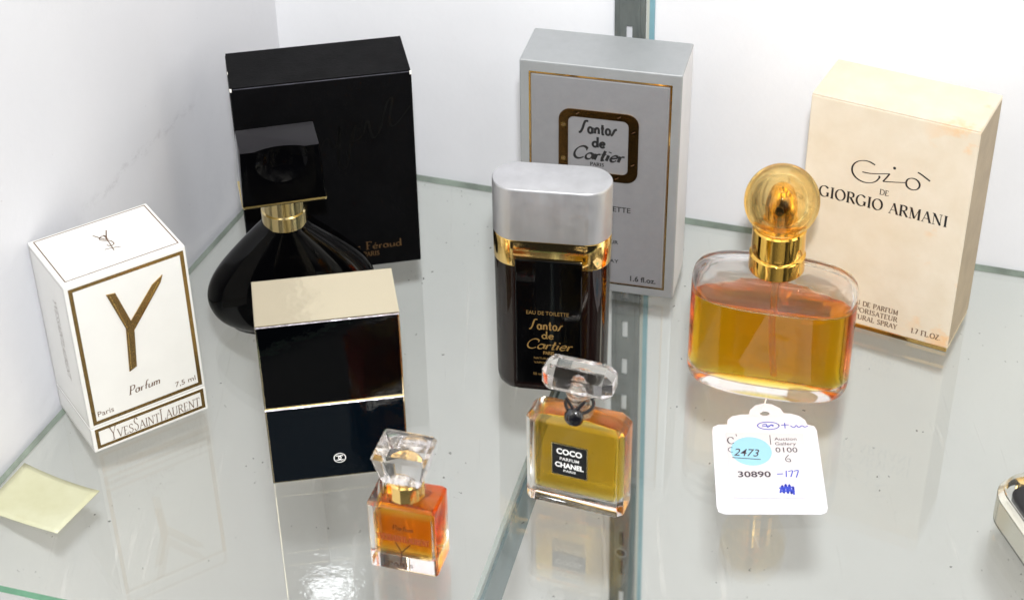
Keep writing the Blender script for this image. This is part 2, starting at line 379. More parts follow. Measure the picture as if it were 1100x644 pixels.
def sans(text, f, u0, u1, v, h, m, parent, bold=0, name='lettering', shear=0, rot=0):
    cu = bpy.data.curves.new('txt', 'FONT'); cu.body = text; cu.size = 1; cu.offset = bold; cu.resolution_u = 3; cu.shear = shear
    o = bpy.data.objects.new('txt', cu); COL.objects.link(o)
    bpy.context.view_layer.update()
    ev = o.evaluated_get(bpy.context.evaluated_depsgraph_get()); me = ev.to_mesh()
    V = [tuple(x.co) for x in me.vertices]; F = [tuple(p.vertices) for p in me.polygons]
    ev.to_mesh_clear(); bpy.data.objects.remove(o); bpy.data.curves.remove(cu)
    x0 = min(p[0] for p in V); x1 = max(p[0] for p in V); sx = (u1 - u0) / (x1 - x0); sy = h / .72; c, s = cos(rad(rot)), sin(rad(rot))
    V = [f(u0 + (p[0] - x0) * sx * c - p[1] * sy * s, v + (p[0] - x0) * sx * s + p[1] * sy * c) for p in V]
    return obj(name, V, F, m, parent)
def disc(name, f, u, v, r, m, parent, n=28, k=0, ry=None):
    V = [f(u + r * cos(2 * pi * i / n), v + (ry or r) * sin(2 * pi * i / n), k) for i in range(n)]
    return obj(name, V, [tuple(range(n))], m, parent)
def poly(name, f, pts, m, parent, k=0, thick=0):
    n = len(pts); V = [f(u, v, k + thick) for u, v in pts]; F = [tuple(range(n))]
    if thick:
        V += [f(u, v, k - .02) for u, v in pts]; F += [(i, (i + 1) % n, n + (i + 1) % n, n + i) for i in range(n)]
    return obj(name, V, F, m, parent)

# ------------------------------------------------------------------ the case: walls, shelf, upright, bracket
A_B, A_L = rad(-18.19), rad(68.6)
bd = Vector((cos(A_B), sin(A_B), 0)); bn = Vector((-bd.y, bd.x, 0))
ld = Vector((cos(A_L), sin(A_L), 0)); ln = Vector((-ld.y, ld.x, 0))
corner = Vector((-127.2, 906.7, 0)); B0 = Vector((-51.7, 881.8, 0))
def placed(name, geo, m, origin, yaw, bevel=None, kind='structure', **kw):
    o = obj(name, *geo, m, None, bevel=bevel, **kw); o.location = origin * K; o.rotation_euler = (0, 0, yaw)
    if kind: o['kind'] = kind
    return o
# back wall in two painted panels either side of the upright, and a backing behind the gap
s0 = (B0 - corner).dot(bd)
placed('back_wall', multi([(-12, s0 + 112.2, .0, 12, -760, 520), (s0 + 134.6, 700, .0, 12, -760, 520), (s0 + 112.2, s0 + 134.6, .4, 12, -760, 520)]), M['wall'], corner, A_B)
placed('left_wall', boxg(-760, 0, 0, 12, -760, 520), M['wall_left'], corner, A_L)

# glass shelf: 6 mm sheet with green edges
inset = 2.4
p_rl = corner - ld * 0 + bd * inset - bn * inset
fl = Vector((-219.4, 557.6, 0)); fdir = Vector((cos(rad(-17.0)), sin(rad(-17.0)), 0))
def isect(p, d, q, e):
    den = d.x * e.y - d.y * e.x; t = ((q.x - p.x) * e.y - (q.y - p.y) * e.x) / den; return p + d * t
a_ = isect(corner - bn * inset, bd, corner + bd * inset, ld); b_ = a_ + bd * 690
c_ = isect(fl, fdir, corner + bd * inset, ld); d_ = c_ + fdir * 690
quad = [c_, d_, b_, a_]
V = [(p.x, p.y, z) for z in (-4, 0) for p in quad]
shelf = obj('glass_shelf', V, [(3, 2, 1, 0), (4, 5, 6, 7), (0, 1, 5, 4), (1, 2, 6, 5), (2, 3, 7, 6), (3, 0, 4, 7)], None,
            mats=[M['shelf_top'], M['shelf_bottom'], M['shelf_edge'], M['edge_green']], fmat=[1, 0, 3, 2, 2, 2])
tag(shelf, 'dusty clear glass shelf with green edges carrying all the perfume boxes and bottles', 'glass shelf')

# slotted steel upright (runs past the shelf behind it)
up = thing('slotted_upright', 'grey galvanised steel upright with a row of slots on the back wall', 'upright', 0, 0)
o_up = corner + bd * (s0 + 122.6); up.location = o_up * K
up.rotation_euler = (Matrix.Rotation(A_B, 3, 'Z') @ Matrix.Rotation(rad(-.62), 3, 'Y')).to_euler()
bx = []; z = -77.6 - 27 * 24; zs = []
while z < 500: zs.append(z - 12); z += 27
xs = (-8, -1.9, 1.5, 8)
bx += [(xs[0], xs[1], -2.4, -1.0, -740, 500), (xs[2], xs[3], -2.4, -1.0, -740, 500)]
prev = -740
for zz in zs:
    if zz + 5 < -745 or zz > 495: continue
    if -275 < zz < -240: continue
    bx.append((xs[1], xs[2], -2.4, -1.0, prev, zz)); prev = zz + 12
bx.append((xs[1], xs[2], -2.4, -1.0, prev, 500))
bx += [(-8, -7, -1.0, .3, -740, 500), (7, 8, -1.0, .3, -740, 500)]
obj('channel', *multi(bx), M['steel'], up)
ys = lambda u, v, k=0: (u, -2.45 - k, v)
obj('ridge', *multi([(-6.4, -5.6, -2.9, -2.4, -740, 500), (4.6, 5.6, -2.9, -2.4, -740, 500)]), M['steel'], up)
hole = disc('screw_hole', ys, -.4, -259.5, 3.0, M['hole'], up)
poly('slot_mark', ys, [(-1.6, -253), (1.2, -253), (1.2, -242), (-1.6, -242)], M['hole'], up)
poly('slot_mark', ys, [(-1.6, -277), (1.2, -277), (1.2, -266), (-1.6, -266)], M['hole'], up)
obj('screw_rim', *lathe([(3.0, 0), (3.9, 0), (3.9, .5), (3.0, .5)], 24, cap0=False, cap1=False), M['steel_lit'], up)
r_ = bpy.data.objects['screw_rim']; r_.rotation_euler = (rad(90), 0, 0); r_.location = (-.4 * K, -2.45 * K, -259.5 * K)
obj('edge_strip', *boxg(10.1, 12.7, -.8, .3, -740, 500), M['cyan'], up)
obj('seal_strip', *boxg(8.3, 9.9, -.2, .3, -740, 500), M['beige_strip'], up)

# bracket arm under the glass
br = thing('shelf_bracket', 'blue grey steel shelf bracket arm running forward under the glass shelf', 'bracket', 0, 0)
p0 = Vector((-36, 478.5, 0)); p1 = Vector((61, 843, 0)); dv = (p1 - p0).normalized(); nv = Vector((dv.y, -dv.x, 0))
def slab(a, b, off0, off1, zt, zb0, zb1):
    v = []
    for p, zb in ((a, zb0), (b, zb1)):
        for off in (off0, off1):
            q = p + nv * off; v += [(q.x, q.y, zt), (q.x, q.y, zb)]
    return v, [(0, 1, 3, 2), (4, 6, 7, 5), (0, 2, 6, 4), (1, 5, 7, 3), (0, 4, 5, 1), (2, 3, 7, 6)]
obj('arm_plate', *slab(p0, p1, 0, 1.6, -9, -42, -28), M['steel_blue'], br)
obj('arm_lip', *slab(p0, p1, -1.6, .3, -4.6, -8.9, -8.9), M['steel_lit'], br)

# ------------------------------------------------------------------ white box with gold letter
w, d, h = 57.6, 42.4, 93.7
def box_thing(name, label, x, y, yaw, w, d, h):
    t = rad(yaw)                                      # x, y: front left bottom corner
    return thing(name, label, 'perfume box', x + w / 2 * cos(t) - d / 2 * sin(t), y + w / 2 * sin(t) + d / 2 * cos(t), yaw)
yb = box_thing('perfume_box', 'small white box with brown and gold borders and one large gold letter on its front', -193.8, 642.3, 32.7, w, d, h)
obj('carton_base', *boxg(-w / 2, w / 2, -d / 2, d / 2, .1, 13.6), M['carton_white'], yb, bevel=(.5, 2, .5))
obj('carton_sleeve', *boxg(-w / 2, w / 2, -d / 2, d / 2, 13.9, h), M['carton_white'], yb, bevel=(.6, 2, .5))
f, t_, l_ = front(w, d, h), top(w, d, h), left(w, d, h)
frame('front_border', f, 1.7, 56.3, 15.6, 91.8, 1.9, M['gold_foil'], yb)
frame('base_border', f, 1.7, 56.3, 1.7, 13.1, 1.7, M['gold_foil'], yb)
frame('top_border', t_, 2.2, 56.3, 3.6, 41.2, .55, M['brown_print'], yb)
frame('side_border', l_, 1.6, 41.2, 15.0, 92.3, .3, M['grey_print'], yb)
frame('side_border', l_, 1.6, 41.2, 1.6, 13.0, .3, M['grey_print'], yb)
Yv = [(16.6, 82.6), (21.8, 82.9), (27.6, 62.5), (26.2, 58.5), (24.0, 60.5)]
poly('letter_emblem', f, [(24.3, 61.8), (18.0, 82.9), (22.3, 82.3), (27.3, 65.0), (39.6, 79.8), (45.0, 83.2), (43.6, 79.6), (28.1, 59.6), (26.4, 39.8), (22.6, 38.2)], M['gold_foil'], yb, thick=.45)
draw([[(24.9, 62.0), (19.6, 82.0)], [(27.6, 59.2), (42.6, 80.4)], [(25.0, 60.2), (23.6, 39.6)]], front(w, d, h, .56), M['gold_metal'], yb, .35, name='emblem_highlight', smooth=False)
pen('Parfum', f, 20.6, 36.2, 25.2, 4.6, M['brown_print'], yb, .62, .25, slant=.22)
sans('Paris', f, 4.6, 12.4, 19.6, 3.0, M['brown_print'], yb, bold=0)
sans('7,5 ml', f, 43.2, 53.4, 19.6, 2.9, M['brown_print'], yb, bold=0)
# tall thin hand-drawn house name, letters of mixed size
nm = 'YVESSAINTLAURENT'; x = 8.4
for i, ch in enumerate(nm):
    big = ch in 'YSL'; hh = 7.2 if (i in (0, 4, 9)) else 4.7
    wd = {'I': 1.0, 'Y': 3.4, 'L': 3.0, 'S': 2.5, 'N': 3.1, 'A': 3.0, 'U': 2.8, 'E': 2.3, 'V': 2.9, 'R': 2.7, 'T': 2.5}[ch]
    pen(ch, f, x, x + wd, 4.0 if i not in (9,) else 3.2, hh, M['brown_print'], yb, .42, .26, slant=.05); x += wd + .18
# monogram on the top: three interlaced letters
draw([[(26.6, 30.8), (29.6, 25.6), (31.4, 24.2)], [(33.4, 31.6), (31.3, 26.5), (30.5, 22.8)]], t_, M['brown_print'], yb, .6)
draw([[(31.6, 27.4), (29.6, 28.0), (27.9, 26.4), (29.2, 24.4), (31.6, 22.6), (32.0, 19.6), (30.0, 18.8), (28.8, 20.4)]], t_, M['brown_print'], yb, .55)
draw([[(30.9, 28.6), (30.6, 22), (29.9, 14.6)], [(26.6, 17.4), (29.6, 17.0), (33.6, 15.6)]], t_, M['brown_print'], yb, .5)
pen('SAINTLAURENT', l_, 24.5, 62, 77, 4.2, M['grey_print'], yb, .35, .22, rot=-90) if False else None
st, W = glyphs('YVESSAINTLAURENT'); sc = 44 / W
Vv, Ff = ribbons([(k, [(23.2 + py * 4.2, 77 - px * sc) for px, py in P]) for k, P in st], l_, .4, .3)
obj('lettering', Vv, Ff, M['grey_print'], yb)

# ------------------------------------------------------------------ matte black box
w, d, h = 89.3, 36.9, 113.6
bb = box_thing('black_perfume_box', 'tall matte black box with white worn corners standing in the rear corner', -135.6, 778.6, 10.34, w, d, h)
obj('carton', *boxg(-w / 2, w / 2, -d / 2, d / 2, .1, h - .6), M['black_carton'], bb, bevel=(.7, 2, .5))
obj('lid_flap', *boxg(-w / 2 + .3, w / 2 - .3, -d / 2 + .2, d / 2 - .1, h - .5, h + .2), M['black_carton'], bb, bevel=(.25, 2, .5))
for g in ((-w / 2 - .08, -w / 2 + 1.0, -d / 2 - .08, -d / 2 + .8, h - 2.0, h - .1), (w / 2 - 1.0, w / 2 + .08, -d / 2 - .08, -d / 2 + .8, h - 2.3, h - .1), (-w / 2 - .05, -w / 2 + .4, -2, 0, h - 1.2, h - .2)):
    obj('worn_corner', *boxg(*g), M['carton_edge'], bb, bevel=(.3, 2, .5))
obj('fold_line', *boxg(-w / 2 + 1.5, w / 2 - 1.2, -d / 2 - .04, -d / 2 + .35, h - .78, h - .45), pbr('worn_fold', (.10, .10, .12), .3, var=.5, vscale=120), bb)
f = front(w, d, h)
pen('Louis Féraud', f, 43.5, 79.5, 10.8, 4.6, M['gold_print'], bb, .75, .35)
pen('PARIS', f, 59.0, 67.5, 6.6, 2.6, M['gold_print'], bb, .5, .3)
draw([[(18, 70), (24, 90), (27, 72), (33, 88), (34, 72), (40, 84), (41, 73)], [(41, 73), (45, 80), (49, 74), (52, 86), (50, 66), (54, 62), (57, 78), (60, 86), (58, 77), (63, 80), (66, 88), (68, 78), (72, 82), (76, 96), (79, 99), (77, 86), (80, 84), (88, 94)]],
     f, M['black_gloss_print'], bb, 1.5, .5, nib=30)

# ------------------------------------------------------------------ silver box
w, d, h = 79.2, 33.2, 129.7
sb = box_thing('silver_perfume_box', 'tall silver grey box with a gold framed black lettered plaque against the back wall', 5.4, 774.7, -14.25, w, d, h)
V, F = boxg(-w / 2, w / 2, -d / 2, d / 2, .1, h)
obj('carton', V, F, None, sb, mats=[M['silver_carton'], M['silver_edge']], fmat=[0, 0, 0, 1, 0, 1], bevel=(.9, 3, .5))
f = front(w, d, h)
frame('gold_border', f, 4.6, 74.6, 5.0, 124.0, .8, M['gold_metal'], sb)
frame('dark_border', f, 5.45, 73.75, 5.85, 123.15, .35, M['brown_print'], sb)
poly('inner_panel', f, [(6.3, 6.7), (72.9, 6.7), (72.9, 122.3), (6.3, 122.3)], M['silver_panel'], sb, thick=.35)
f2 = front(w, d, h, .45)
def rr2(u0, u1, v0, v1, r, n=6):
    o = []
    for cx, cy, a0 in ((u1 - r, v0 + r, -90), (u1 - r, v1 - r, 0), (u0 + r, v1 - r, 90), (u0 + r, v0 + r, 180)):
        o += [(cx + r * cos(rad(a0 + 90 * i / n)), cy + r * sin(rad(a0 + 90 * i / n))) for i in range(n + 1)]
    return o
A1, A2 = rr2(19.6, 59.2, 67.2, 106.0, 6), rr2(24.3, 54.2, 71.6, 102.0, 3)
n = len(A1); Vp = [f2(u, v, .55) for u, v in A1] + [f2(u, v, .55) for u, v in A2] + [f2(u, v, -.02) for u, v in A1] + [f2(u, v, .1) for u, v in A2]
Fp = [(i, (i + 1) % n, n + (i + 1) % n, n + i) for i in range(n)] + [(2 * n + i, 2 * n + (i + 1) % n, (i + 1) % n, i) for i in range(n)] + [(n + i, n + (i + 1) % n, 3 * n + (i + 1) % n, 3 * n + i) for i in range(n)]
pl = obj('plaque_frame', Vp, Fp, pbr('brown_gold_plaque', (.20, .11, .035), .18, .95, bump=.1), sb)
poly('plaque', f2, A2, M['silver_panel'], sb, k=.12)
for (u, v) in ((29, 104), (49.5, 104), (22, 97), (22, 78), (56.7, 96.5), (56.7, 78), (49, 69.4), (29, 69.4)):
    s_ = disc('screw', f2, u, v, 1.25, M['gold_metal'], pl, 16, .62)
    draw([[(u - .8, v - .5), (u + .8, v + .5)]], f2, M['brown_print'], s_, .35, name='screw_slot').data.transform(Matrix.Translation((0, -.0007, 0)))
f3 = front(w, d, h, .62)
pen('§anto%', f3, 30.2, 48.2, 93.4, 6.6, M['black_print'], sb, 1.2, 1.2, slant=.0, track=.08)
pen('de', f3, 36.3, 42.8, 86.0, 5.6, M['black_print'], sb, 1.2, 1.2, track=.05)
pen('Cartier', f3, 26.0, 51.6, 78.6, 7.0, M['black_print'], sb, 1.5, .6, slant=.35, nib=40, track=-.02)
pen('PARIS', f3, 35.4, 42.4, 75.2, 1.7, M['black_print'], sb, .42, .3)
f2 = front(w, d, h, .46)
sans('EAU DE TOILETTE', f2, 22.5, 56.2, 49.6, 3.1, M['black_print'], sb, bold=.012)
sans('VAPORISATEUR', f2, 27.5, 50.4, 30.2, 2.1, M['black_print'], sb, bold=.015)
sans('NATUREL', f2, 31.5, 46.5, 25.6, 2.1, M['black_print'], sb, bold=.015)
sans('PERFUM SPRAY', f2, 27.5, 50.8, 18.6, 2.1, M['black_print'], sb, bold=.015)
sans('1.6 fl.oz.', f2, 57.0, 70.2, 8.6, 3.2, M['black_print'], sb, bold=.022)

# ------------------------------------------------------------------ cream box
w, d, h = 80.4, 36.7, 125.5
ab = box_thing('cream_perfume_box', 'tall stained cream box with thin black lettering on the right against the back wall', 141.7, 744.6, -28.09, w, d, h)
V, F = boxg(-w / 2, w / 2, -d / 2, d / 2, 2.6, h - .7)
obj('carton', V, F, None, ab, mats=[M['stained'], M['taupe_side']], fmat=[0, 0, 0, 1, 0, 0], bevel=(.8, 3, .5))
obj('lid_flap', *boxg(-w / 2 + .2, w / 2 - .15, -d / 2 + .1, d / 2 - .1, h - .62, h + .15), M['stained'], ab, bevel=(.35, 2, .5))
obj('gold_foot_band', *boxg(-w / 2 + .4, w / 2 - .3, -d / 2 + .3, d / 2 - .3, .1, 2.55), M['gold_metal'], ab, bevel=(.3, 2, .5))
f = front(w, d, h)
draw([arc(30.0, 90.6, 6.9, 5.9, 55, 345, 20)[::2] + [(36.4, 90.1)], [(28.2, 90.0), (33, 90.4), (41.4, 92.6)], [(41.4, 92.6), (39.9, 89.8), (38.6, 87.6)],
      [(38.6, 87.6), (44, 88.7), (49.2, 89.9)], arc(52.8, 90.1, 3.3, 3.1, 180, 540, 20)[::2], [(54.4, 97.0), (56.4, 96.2), (60.6, 93.9)]], f, M['black_print'], ab, .95, .42, nib=20)
disc('lettering', f, 43.3, 96.2, .75, M['black_print'], ab, 14)
pen('DE', f, 37.6, 42.2, 80.3, 2.8, M['black_print'], ab, .45, .25)
pen('GIORGIO ARMANI', f, 8.2, 71.6, 71.4, 5.9, M['black_print'], ab, 1.05, .32, nib=20)
pen('EAU DE PARFUM', f, 28.6, 54.2, 14.4, 2.7, M['brown_print'], ab, .5, .28)
pen('VAPORISATEUR', f, 28.0, 54.3, 10.2, 2.7, M['brown_print'], ab, .5, .28)
pen('NATURAL SPRAY', f, 27.6, 54.6, 5.9, 2.7, M['brown_print'], ab, .5, .28)
pen('1.7 FL.OZ.', f, 61.6, 76.4, 6.4, 2.9, M['brown_print'], ab, .55, .3)

# ------------------------------------------------------------------ black and gold box
w, d, h = 61.8, 33.7, 88.3
gb = box_thing('black_gold_perfume_box', 'glossy black fronted box with pale gold top and sides and a seam at half height', -109.3, 619.1, 8.46, w, d, h)
for nm_, z0, z1, m_ in (('lower_half', .1, 42.7, M['navy_mirror']), ('upper_half', 43.1, h, M['black_mirror'])):
    hb = obj(nm_, *boxg(-w / 2, w / 2, -d / 2, d / 2, z0, z1), M['gold_mirror'], gb, bevel=(.35, 2, .5))
    V, F = boxg(-w / 2 + .75, w / 2 - .75, -d / 2 - .25, -d / 2 + .2, z0 + .7, z1 - .8)
    obj('front_panel', V, F, m_, hb, bevel=(.2, 2, .5))
obj('seam', *boxg(-w / 2 + .4, w / 2 - .4, -d / 2 + .4, d / 2 - .4, 42.5, 43.3), M['gold_old'], gb)
def glint_lip(z, a=.30, b=.40):  # added wedge, angled to throw back the flash as an edge glint
    v = []
    for xx in (-w / 2 + .2, w / 2 - .2): v += [(xx, -d / 2 - a, z), (xx, -d / 2 + .15, z + b), (xx, -d / 2 + .15, z)]
    return v, [(0, 2, 1), (3, 4, 5), (0, 1, 4, 3), (1, 2, 5, 4), (2, 0, 3, 5)]
M['glint_lip'] = pbr('edge_glint_metal', (.62, .58, .64), .2, .9, bump=.6, bscale=110, dist=.0008)
obj('seam_glint_lip', *glint_lip(42.2), M['glint_lip'], gb); obj('top_glint_lip', *glint_lip(h - .75), M['glint_lip'], gb)
f = front(w, d, h, .32)
em = draw([arc(30.9, 11.2, 2.6, 2.6, 0, 360, 28)], f, M['off_white_ink'], gb, .4, name='round_emblem', smooth=False)
draw([arc(30.1, 11.2, 1.35, 1.3, -125, 125, 14), arc(31.7, 11.2, 1.35, 1.3, 55, 305, 14)], f, M['off_white_ink'], em, .48, name='interlocked_rings', smooth=False)

# ------------------------------------------------------------------ black bottle with square cap
fb = thing('black_perfume_bottle', 'rounded glossy black bottle with gold neck and square black cap', 'perfume bottle', -110.3, 746, 12.5)
prof = [(20, 13, 0), (29, 14.5, .3), (32, 15.5, 1.5), (33, 16, 3.2), (36.5, 17, 5.5), (39.5, 18, 9), (41.6, 18.6, 14), (42.3, 18.8, 19), (41.4, 18.6, 24), (38.8, 17.7, 30), (34.6, 16.5, 36),
        (29.2, 15, 42), (23.2, 13.3, 48), (17.8, 11.9, 53), (14, 11, 56.5), (12, 10.4, 58.5), (11, 10.2, 60)]
obj('body', *loft([sup(2 * a, 2 * b, z, 2.15, 96) for a, b, z in catmull(prof[:-2], 4) + prof[-2:]]), M['black_glass'], fb, smooth=60)
obj('gold_collar', *lathe([(10.6, 58), (11.2, 58.6), (11.2, 66), (10.4, 66.6), (10.4, 76)], 48), M['gold_old'], fb, smooth=30)
def taper_box(w0, d0, w1, d1, z0, z1, seg=1):
    return loft([rrect(w0, d0, z0, .9, 3), rrect(w1, d1, z1, .9, 3)])
cap = obj('cap', *taper_box(40.2, 24, 37.6, 22, 77.0, 105.6), M['black_plastic'], fb)
cut = obj('cutter', *lathe([(26 * sin(pi * i / 24) + 1e-4, -26 * cos(pi * i / 24)) for i in range(25)], 64), M['black_plastic'])
cut.location = (0, 0, 0)
bpy.context.view_layer.update()
cut.data.transform(Matrix.Translation((0, (-11.3 - 22.4) * K, 101.5 * K)))
md = cap.modifiers.new('b', 'BOOLEAN'); md.operation = 'DIFFERENCE'; md.object = cut; md.solver = 'EXACT'
cut.parent = fb
bpy.context.view_layer.update()
me = bpy.data.meshes.new_from_object(cap.evaluated_get(bpy.context.evaluated_depsgraph_get()))
cap.modifiers.clear(); cap.data = me
bpy.data.objects.remove(cut)
bm = bmesh.new(); bm.from_mesh(me)
es = [e for e in bm.edges if len(e.link_faces) == 2 and e.calc_face_angle(0) > .6]
bmesh.ops.bevel(bm, geom=es, offset=.35 * K, segments=2, affect='EDGES', profile=.6, clamp_overlap=True)
bm.to_mesh(me); bm.free()
me.materials.clear(); me.materials.append(M['black_plastic']); me.materials.append(M['dark_top'])
for p in me.polygons:
    p.material_index = 1 if (p.normal.z > .95 and p.center.z > .1045) else 0
    p.use_smooth = True
me.set_sharp_from_angle(angle=rad(25))
obj('cap_rim', *loft([rrect(40.4, 24.2, 75.4, 1, 3), rrect(40.8, 24.6, 76.0, 1, 3), rrect(40.8, 24.6, 76.9, 1, 3)]), M['gold_old'], cap)

# ------------------------------------------------------------------ dark bottle with brushed cap
ds = thing('dark_perfume_bottle', 'tall oval near black bottle with brushed silver cap and gold band', 'perfume bottle', 18.95, 692.65, -9.2)
def stad(w, d, z, n=20): return [p for p in rrect(w, d, z, d / 2 - .01, n)]
obj('body', *loft([stad(46, 18, 0), stad(50, 21, .5), stad(52.3, 22.6, 2), stad(53.1, 23.1, 5), stad(54.0, 23.5, 72.5)]), M['brown_glass'], ds, smooth=35)
obj('gold_band', *loft([stad(54.2, 23.7, 72.6), stad(54.5, 24, 73), stad(54.5, 24, 86.2), stad(54.0, 23.6, 86.6)]), M['gold_metal'], ds, smooth=35)
obj('cap', *loft([stad(54.0, 23.6, 86.7), stad(54.7, 24.1, 87.2), stad(54.7, 24.1, 113.0), stad(54.5, 23.9, 113.6), stad(54.0, 23.4, 114.0), stad(53.0, 22.4, 114.15)]), M['brushed'], ds, smooth=28)
V, F = boxg(-15.6, 15.4, -13.3, -11.4, 6.5, 77.5)
pn = obj('front_plate', V, F, M['black_glass'], ds, bevel=(.9, 3, .5), smooth=30)
f = centred(-13.3)
g_ = M['gold_print']; gp = pbr('gold_print_on_glass', (.33, .20, .065), .35, .5)
sans('EAU DE TOILETTE', f, -10.4, 9.4, 47.2, 2.2, gp, ds, bold=0)
pen('§anto%', f, -8.6, 6.4, 38.8, 5.6, gp, ds, .75, .6, track=.08)
pen('de', f, -3.3, 2.4, 33.6, 4.4, gp, ds, .7, .6)
pen('Cartier', f, -11.2, 10.6, 27.4, 5.6, gp, ds, .85, .35, slant=.35, nib=40, track=-.02)
pen('PARIS', f, -2.6, 2.6, 24.4, 1.6, gp, ds, .4, .3)
sans('NATURAL SPRAY', f, -7, 6.4, 21.2, 1.3, gp, ds); sans('VAPORISATEUR', f, -7, 6.4, 18.6, 1.3, gp, ds)
sans('50 ml', f, -7.4, -3.4, 11.6, 1.6, gp, ds)

# ------------------------------------------------------------------ oval flask half full of amber perfume
mb = thing('amber_perfume_bottle', 'wide oval glass bottle half full of amber perfume with round amber stopper', 'perfume bottle', 121.8, 686.35, -15.4)
w, d = 77.2, 31
def body(scale_pts, dw=0, dd=0): return [sup((w - dw) * a, (d - dd) * b, z, 2.5, 96) for a, b, z in scale_pts]
outer = [(.80, .66, .3), (.88, .80, .0), (.93, .90, .9), (.965, .955, 2.6), (.99, .99, 5.5), (1, 1, 9), (1.0, 1.0, 56), (.995, .99, 59.5), (.975, .965, 62.5), (.93, .90, 65), (.84, .78, 66.8), (.66, .62, 67.9), (.42, .55, 68.6)]
obj('glass_body', *loft(body(outer)), M['clear'], mb, smooth=35)
inn = [(.70, .50, 6.6), (.86, .74, 6.2), (.95, .92, 8), (.995, .99, 11.5), (1, 1, 15)]
obj('perfume', *loft(body(inn + [(1, 1, 48.8), (1.006, 1.02, 50.3), (.985, .96, 49.7), (.93, .86, 49.2)], 5.2, 5.6)), M['amber_liquid'], mb, smooth=35)
air = [(.93, .86, 49.5), (.985, .955, 50.0), (.998, .99, 50.8), (1, 1, 55), (.985, .97, 58.6), (.94, .9, 61.6), (.82, .74, 63.8), (.6, .55, 65), (.25, .5, 65.6)]
obj('air_space', *loft(body(air, 5.2, 5.6)), glass('inner_air', .71, clear=.12), mb, smooth=35)
obj('spray_tube', *tube([(0, 0, 66), (.6, .3, 40), (2.2, .5, 20), (3.6, 1.0, 9)], 1.5, 14), M['tube'], mb, smooth=40)
obj('gold_collar', *lathe([(12.6, 67.6), (12.9, 68), (12.9, 75.8), (12.5, 76.3), (11.6, 76.8), (11.6, 78), (12.3, 78.6), (12.3, 89.6), (11.6, 90.3), (8, 90.5)], 64), pbr('amber_gold_collar', (.92, .56, .12), .07, 1), mb, smooth=30)
stp = obj('round_stopper', *lathe([(10.5, 90.7)] + [(17.0 * cos(rad(a)), 103.6 + 17.0 * sin(rad(a))) for a in range(-52, 90, 6)] + [(.3, 120.6)], 64), M['amber_plastic'], mb, smooth=40)
obj('stopper_hollow', *lathe([(8.2, 92.5)] + [(11.0 * cos(rad(a)), 103.6 + 12.0 * sin(rad(a))) for a in range(-46, 90, 7)] + [(.3, 115.6)], 48), glass('stopper_air', .70, clear=.12), stp, smooth=40)
obj('spray_head', *lathe([(7.4, 93), (7.4, 101), (7.0, 103.5), (6, 107), (4.6, 110), (2.5, 111.6), (.3, 112)], 40), pbr('spray_gold', (.80, .46, .10), .1, 1), stp, smooth=40)
obj('nozzle', *loft([[(1.8 * cos(a_ * pi / 8), -7.6 + .0 * a_, 103 + 2.2 * sin(a_ * pi / 8)) for a_ in range(16)], [(1.8 * cos(a_ * pi / 8), -4.2, 103 + 2.2 * sin(a_ * pi / 8)) for a_ in range(16)]]), M['cord_black'], stp)

# ------------------------------------------------------------------ square golden bottle with black label
nb = thing('golden_perfume_bottle', 'square cut glass bottle of golden perfume with black front label and wax sealed neck', 'perfume bottle', 28.17, 605.75, -20.37)
w, d, h = 44.8, 15.6, 49.6
def cham(w, d, z, c): return [(-w/2 + c, -d/2, z), (w/2 - c, -d/2, z), (w/2, -d/2 + c, z), (w/2, d/2 - c, z), (w/2 - c, d/2, z), (-w/2 + c, d/2, z), (-w/2, d/2 - c, z), (-w/2, -d/2 + c, z)]
obj('glass_body', *loft([cham(w - 2.4, d - 2.4, .1, 2), cham(w, d, 1.5, 2.4), cham(w, d, h - 3.2, 2.4), cham(w - 5, d - 3.4, h, 2), cham(w * .35, d - 5, h + .9, 2)]), M['clear'], nb, bevel=(.35, 2, .2), smooth=30)
obj('perfume', *loft([rrect(w - 10, d - 7.6, 7.6, 1.6), rrect(w - 7.6, d - 5.4, 8.6, 2), rrect(w - 7, d - 5.2, 40, 2), rrect(w - 7.6, d - 5.4, 44.0, 2), rrect(w - 12, d - 7, 46.4, 1.6)]), M['gold_liquid'], nb, smooth=35)
V, F = boxg(-9.9, 6.4, -d / 2 - .35, -d / 2 + .05, 19.3, 36.9)
lb = obj('front_label', V, F, pbr('black_label', (.008, .008, .009), .35), nb)
f = centred(-d / 2 - .35)
frame('label_edge', f, -9.9, 6.4, 19.3, 36.9, .3, M['gold_old'], lb)
sans('COCO', f, -7.7, 4.0, 31.4, 3.1, M['off_white_ink'], lb, bold=.035)
sans('PARFUM', f, -6.1, 2.6, 28.0, 1.7, M['off_white_ink'], lb, bold=.01)
sans('CHANEL', f, -8.3, 4.8, 24.0, 2.7, M['off_white_ink'], lb, bold=.04)
sans('PARIS', f, -4.4, 1.2, 21.6, 1.3, M['off_white_ink'], lb, bold=.01)
obj('neck', *lathe([(6.2, 50.3), (5.6, 51), (4.4, 54), (4.5, 57.5), (5.8, 60.5), (6.2, 61.8)], 36), M['membrane'], nb, smooth=40)
def ringp(r, z, tilt, n=36): return [(r * cos(2 * pi * i / n), r * sin(2 * pi * i / n), z + tilt * sin(2 * pi * i / n)) for i in range(n + 1)]
obj('black_cord', *multi([tube(ringp(6.0, 54.6, .6), .75, 8), tube([(-4.2, -5.6, 61), (-1.4, -6.2, 57), (0, -6.8, 54.2)], .7), tube([(4.2, -5.6, 61), (1.4, -6.2, 57), (0, -6.8, 54.2)], .7)]), M['cord_black'], nb, smooth=50)
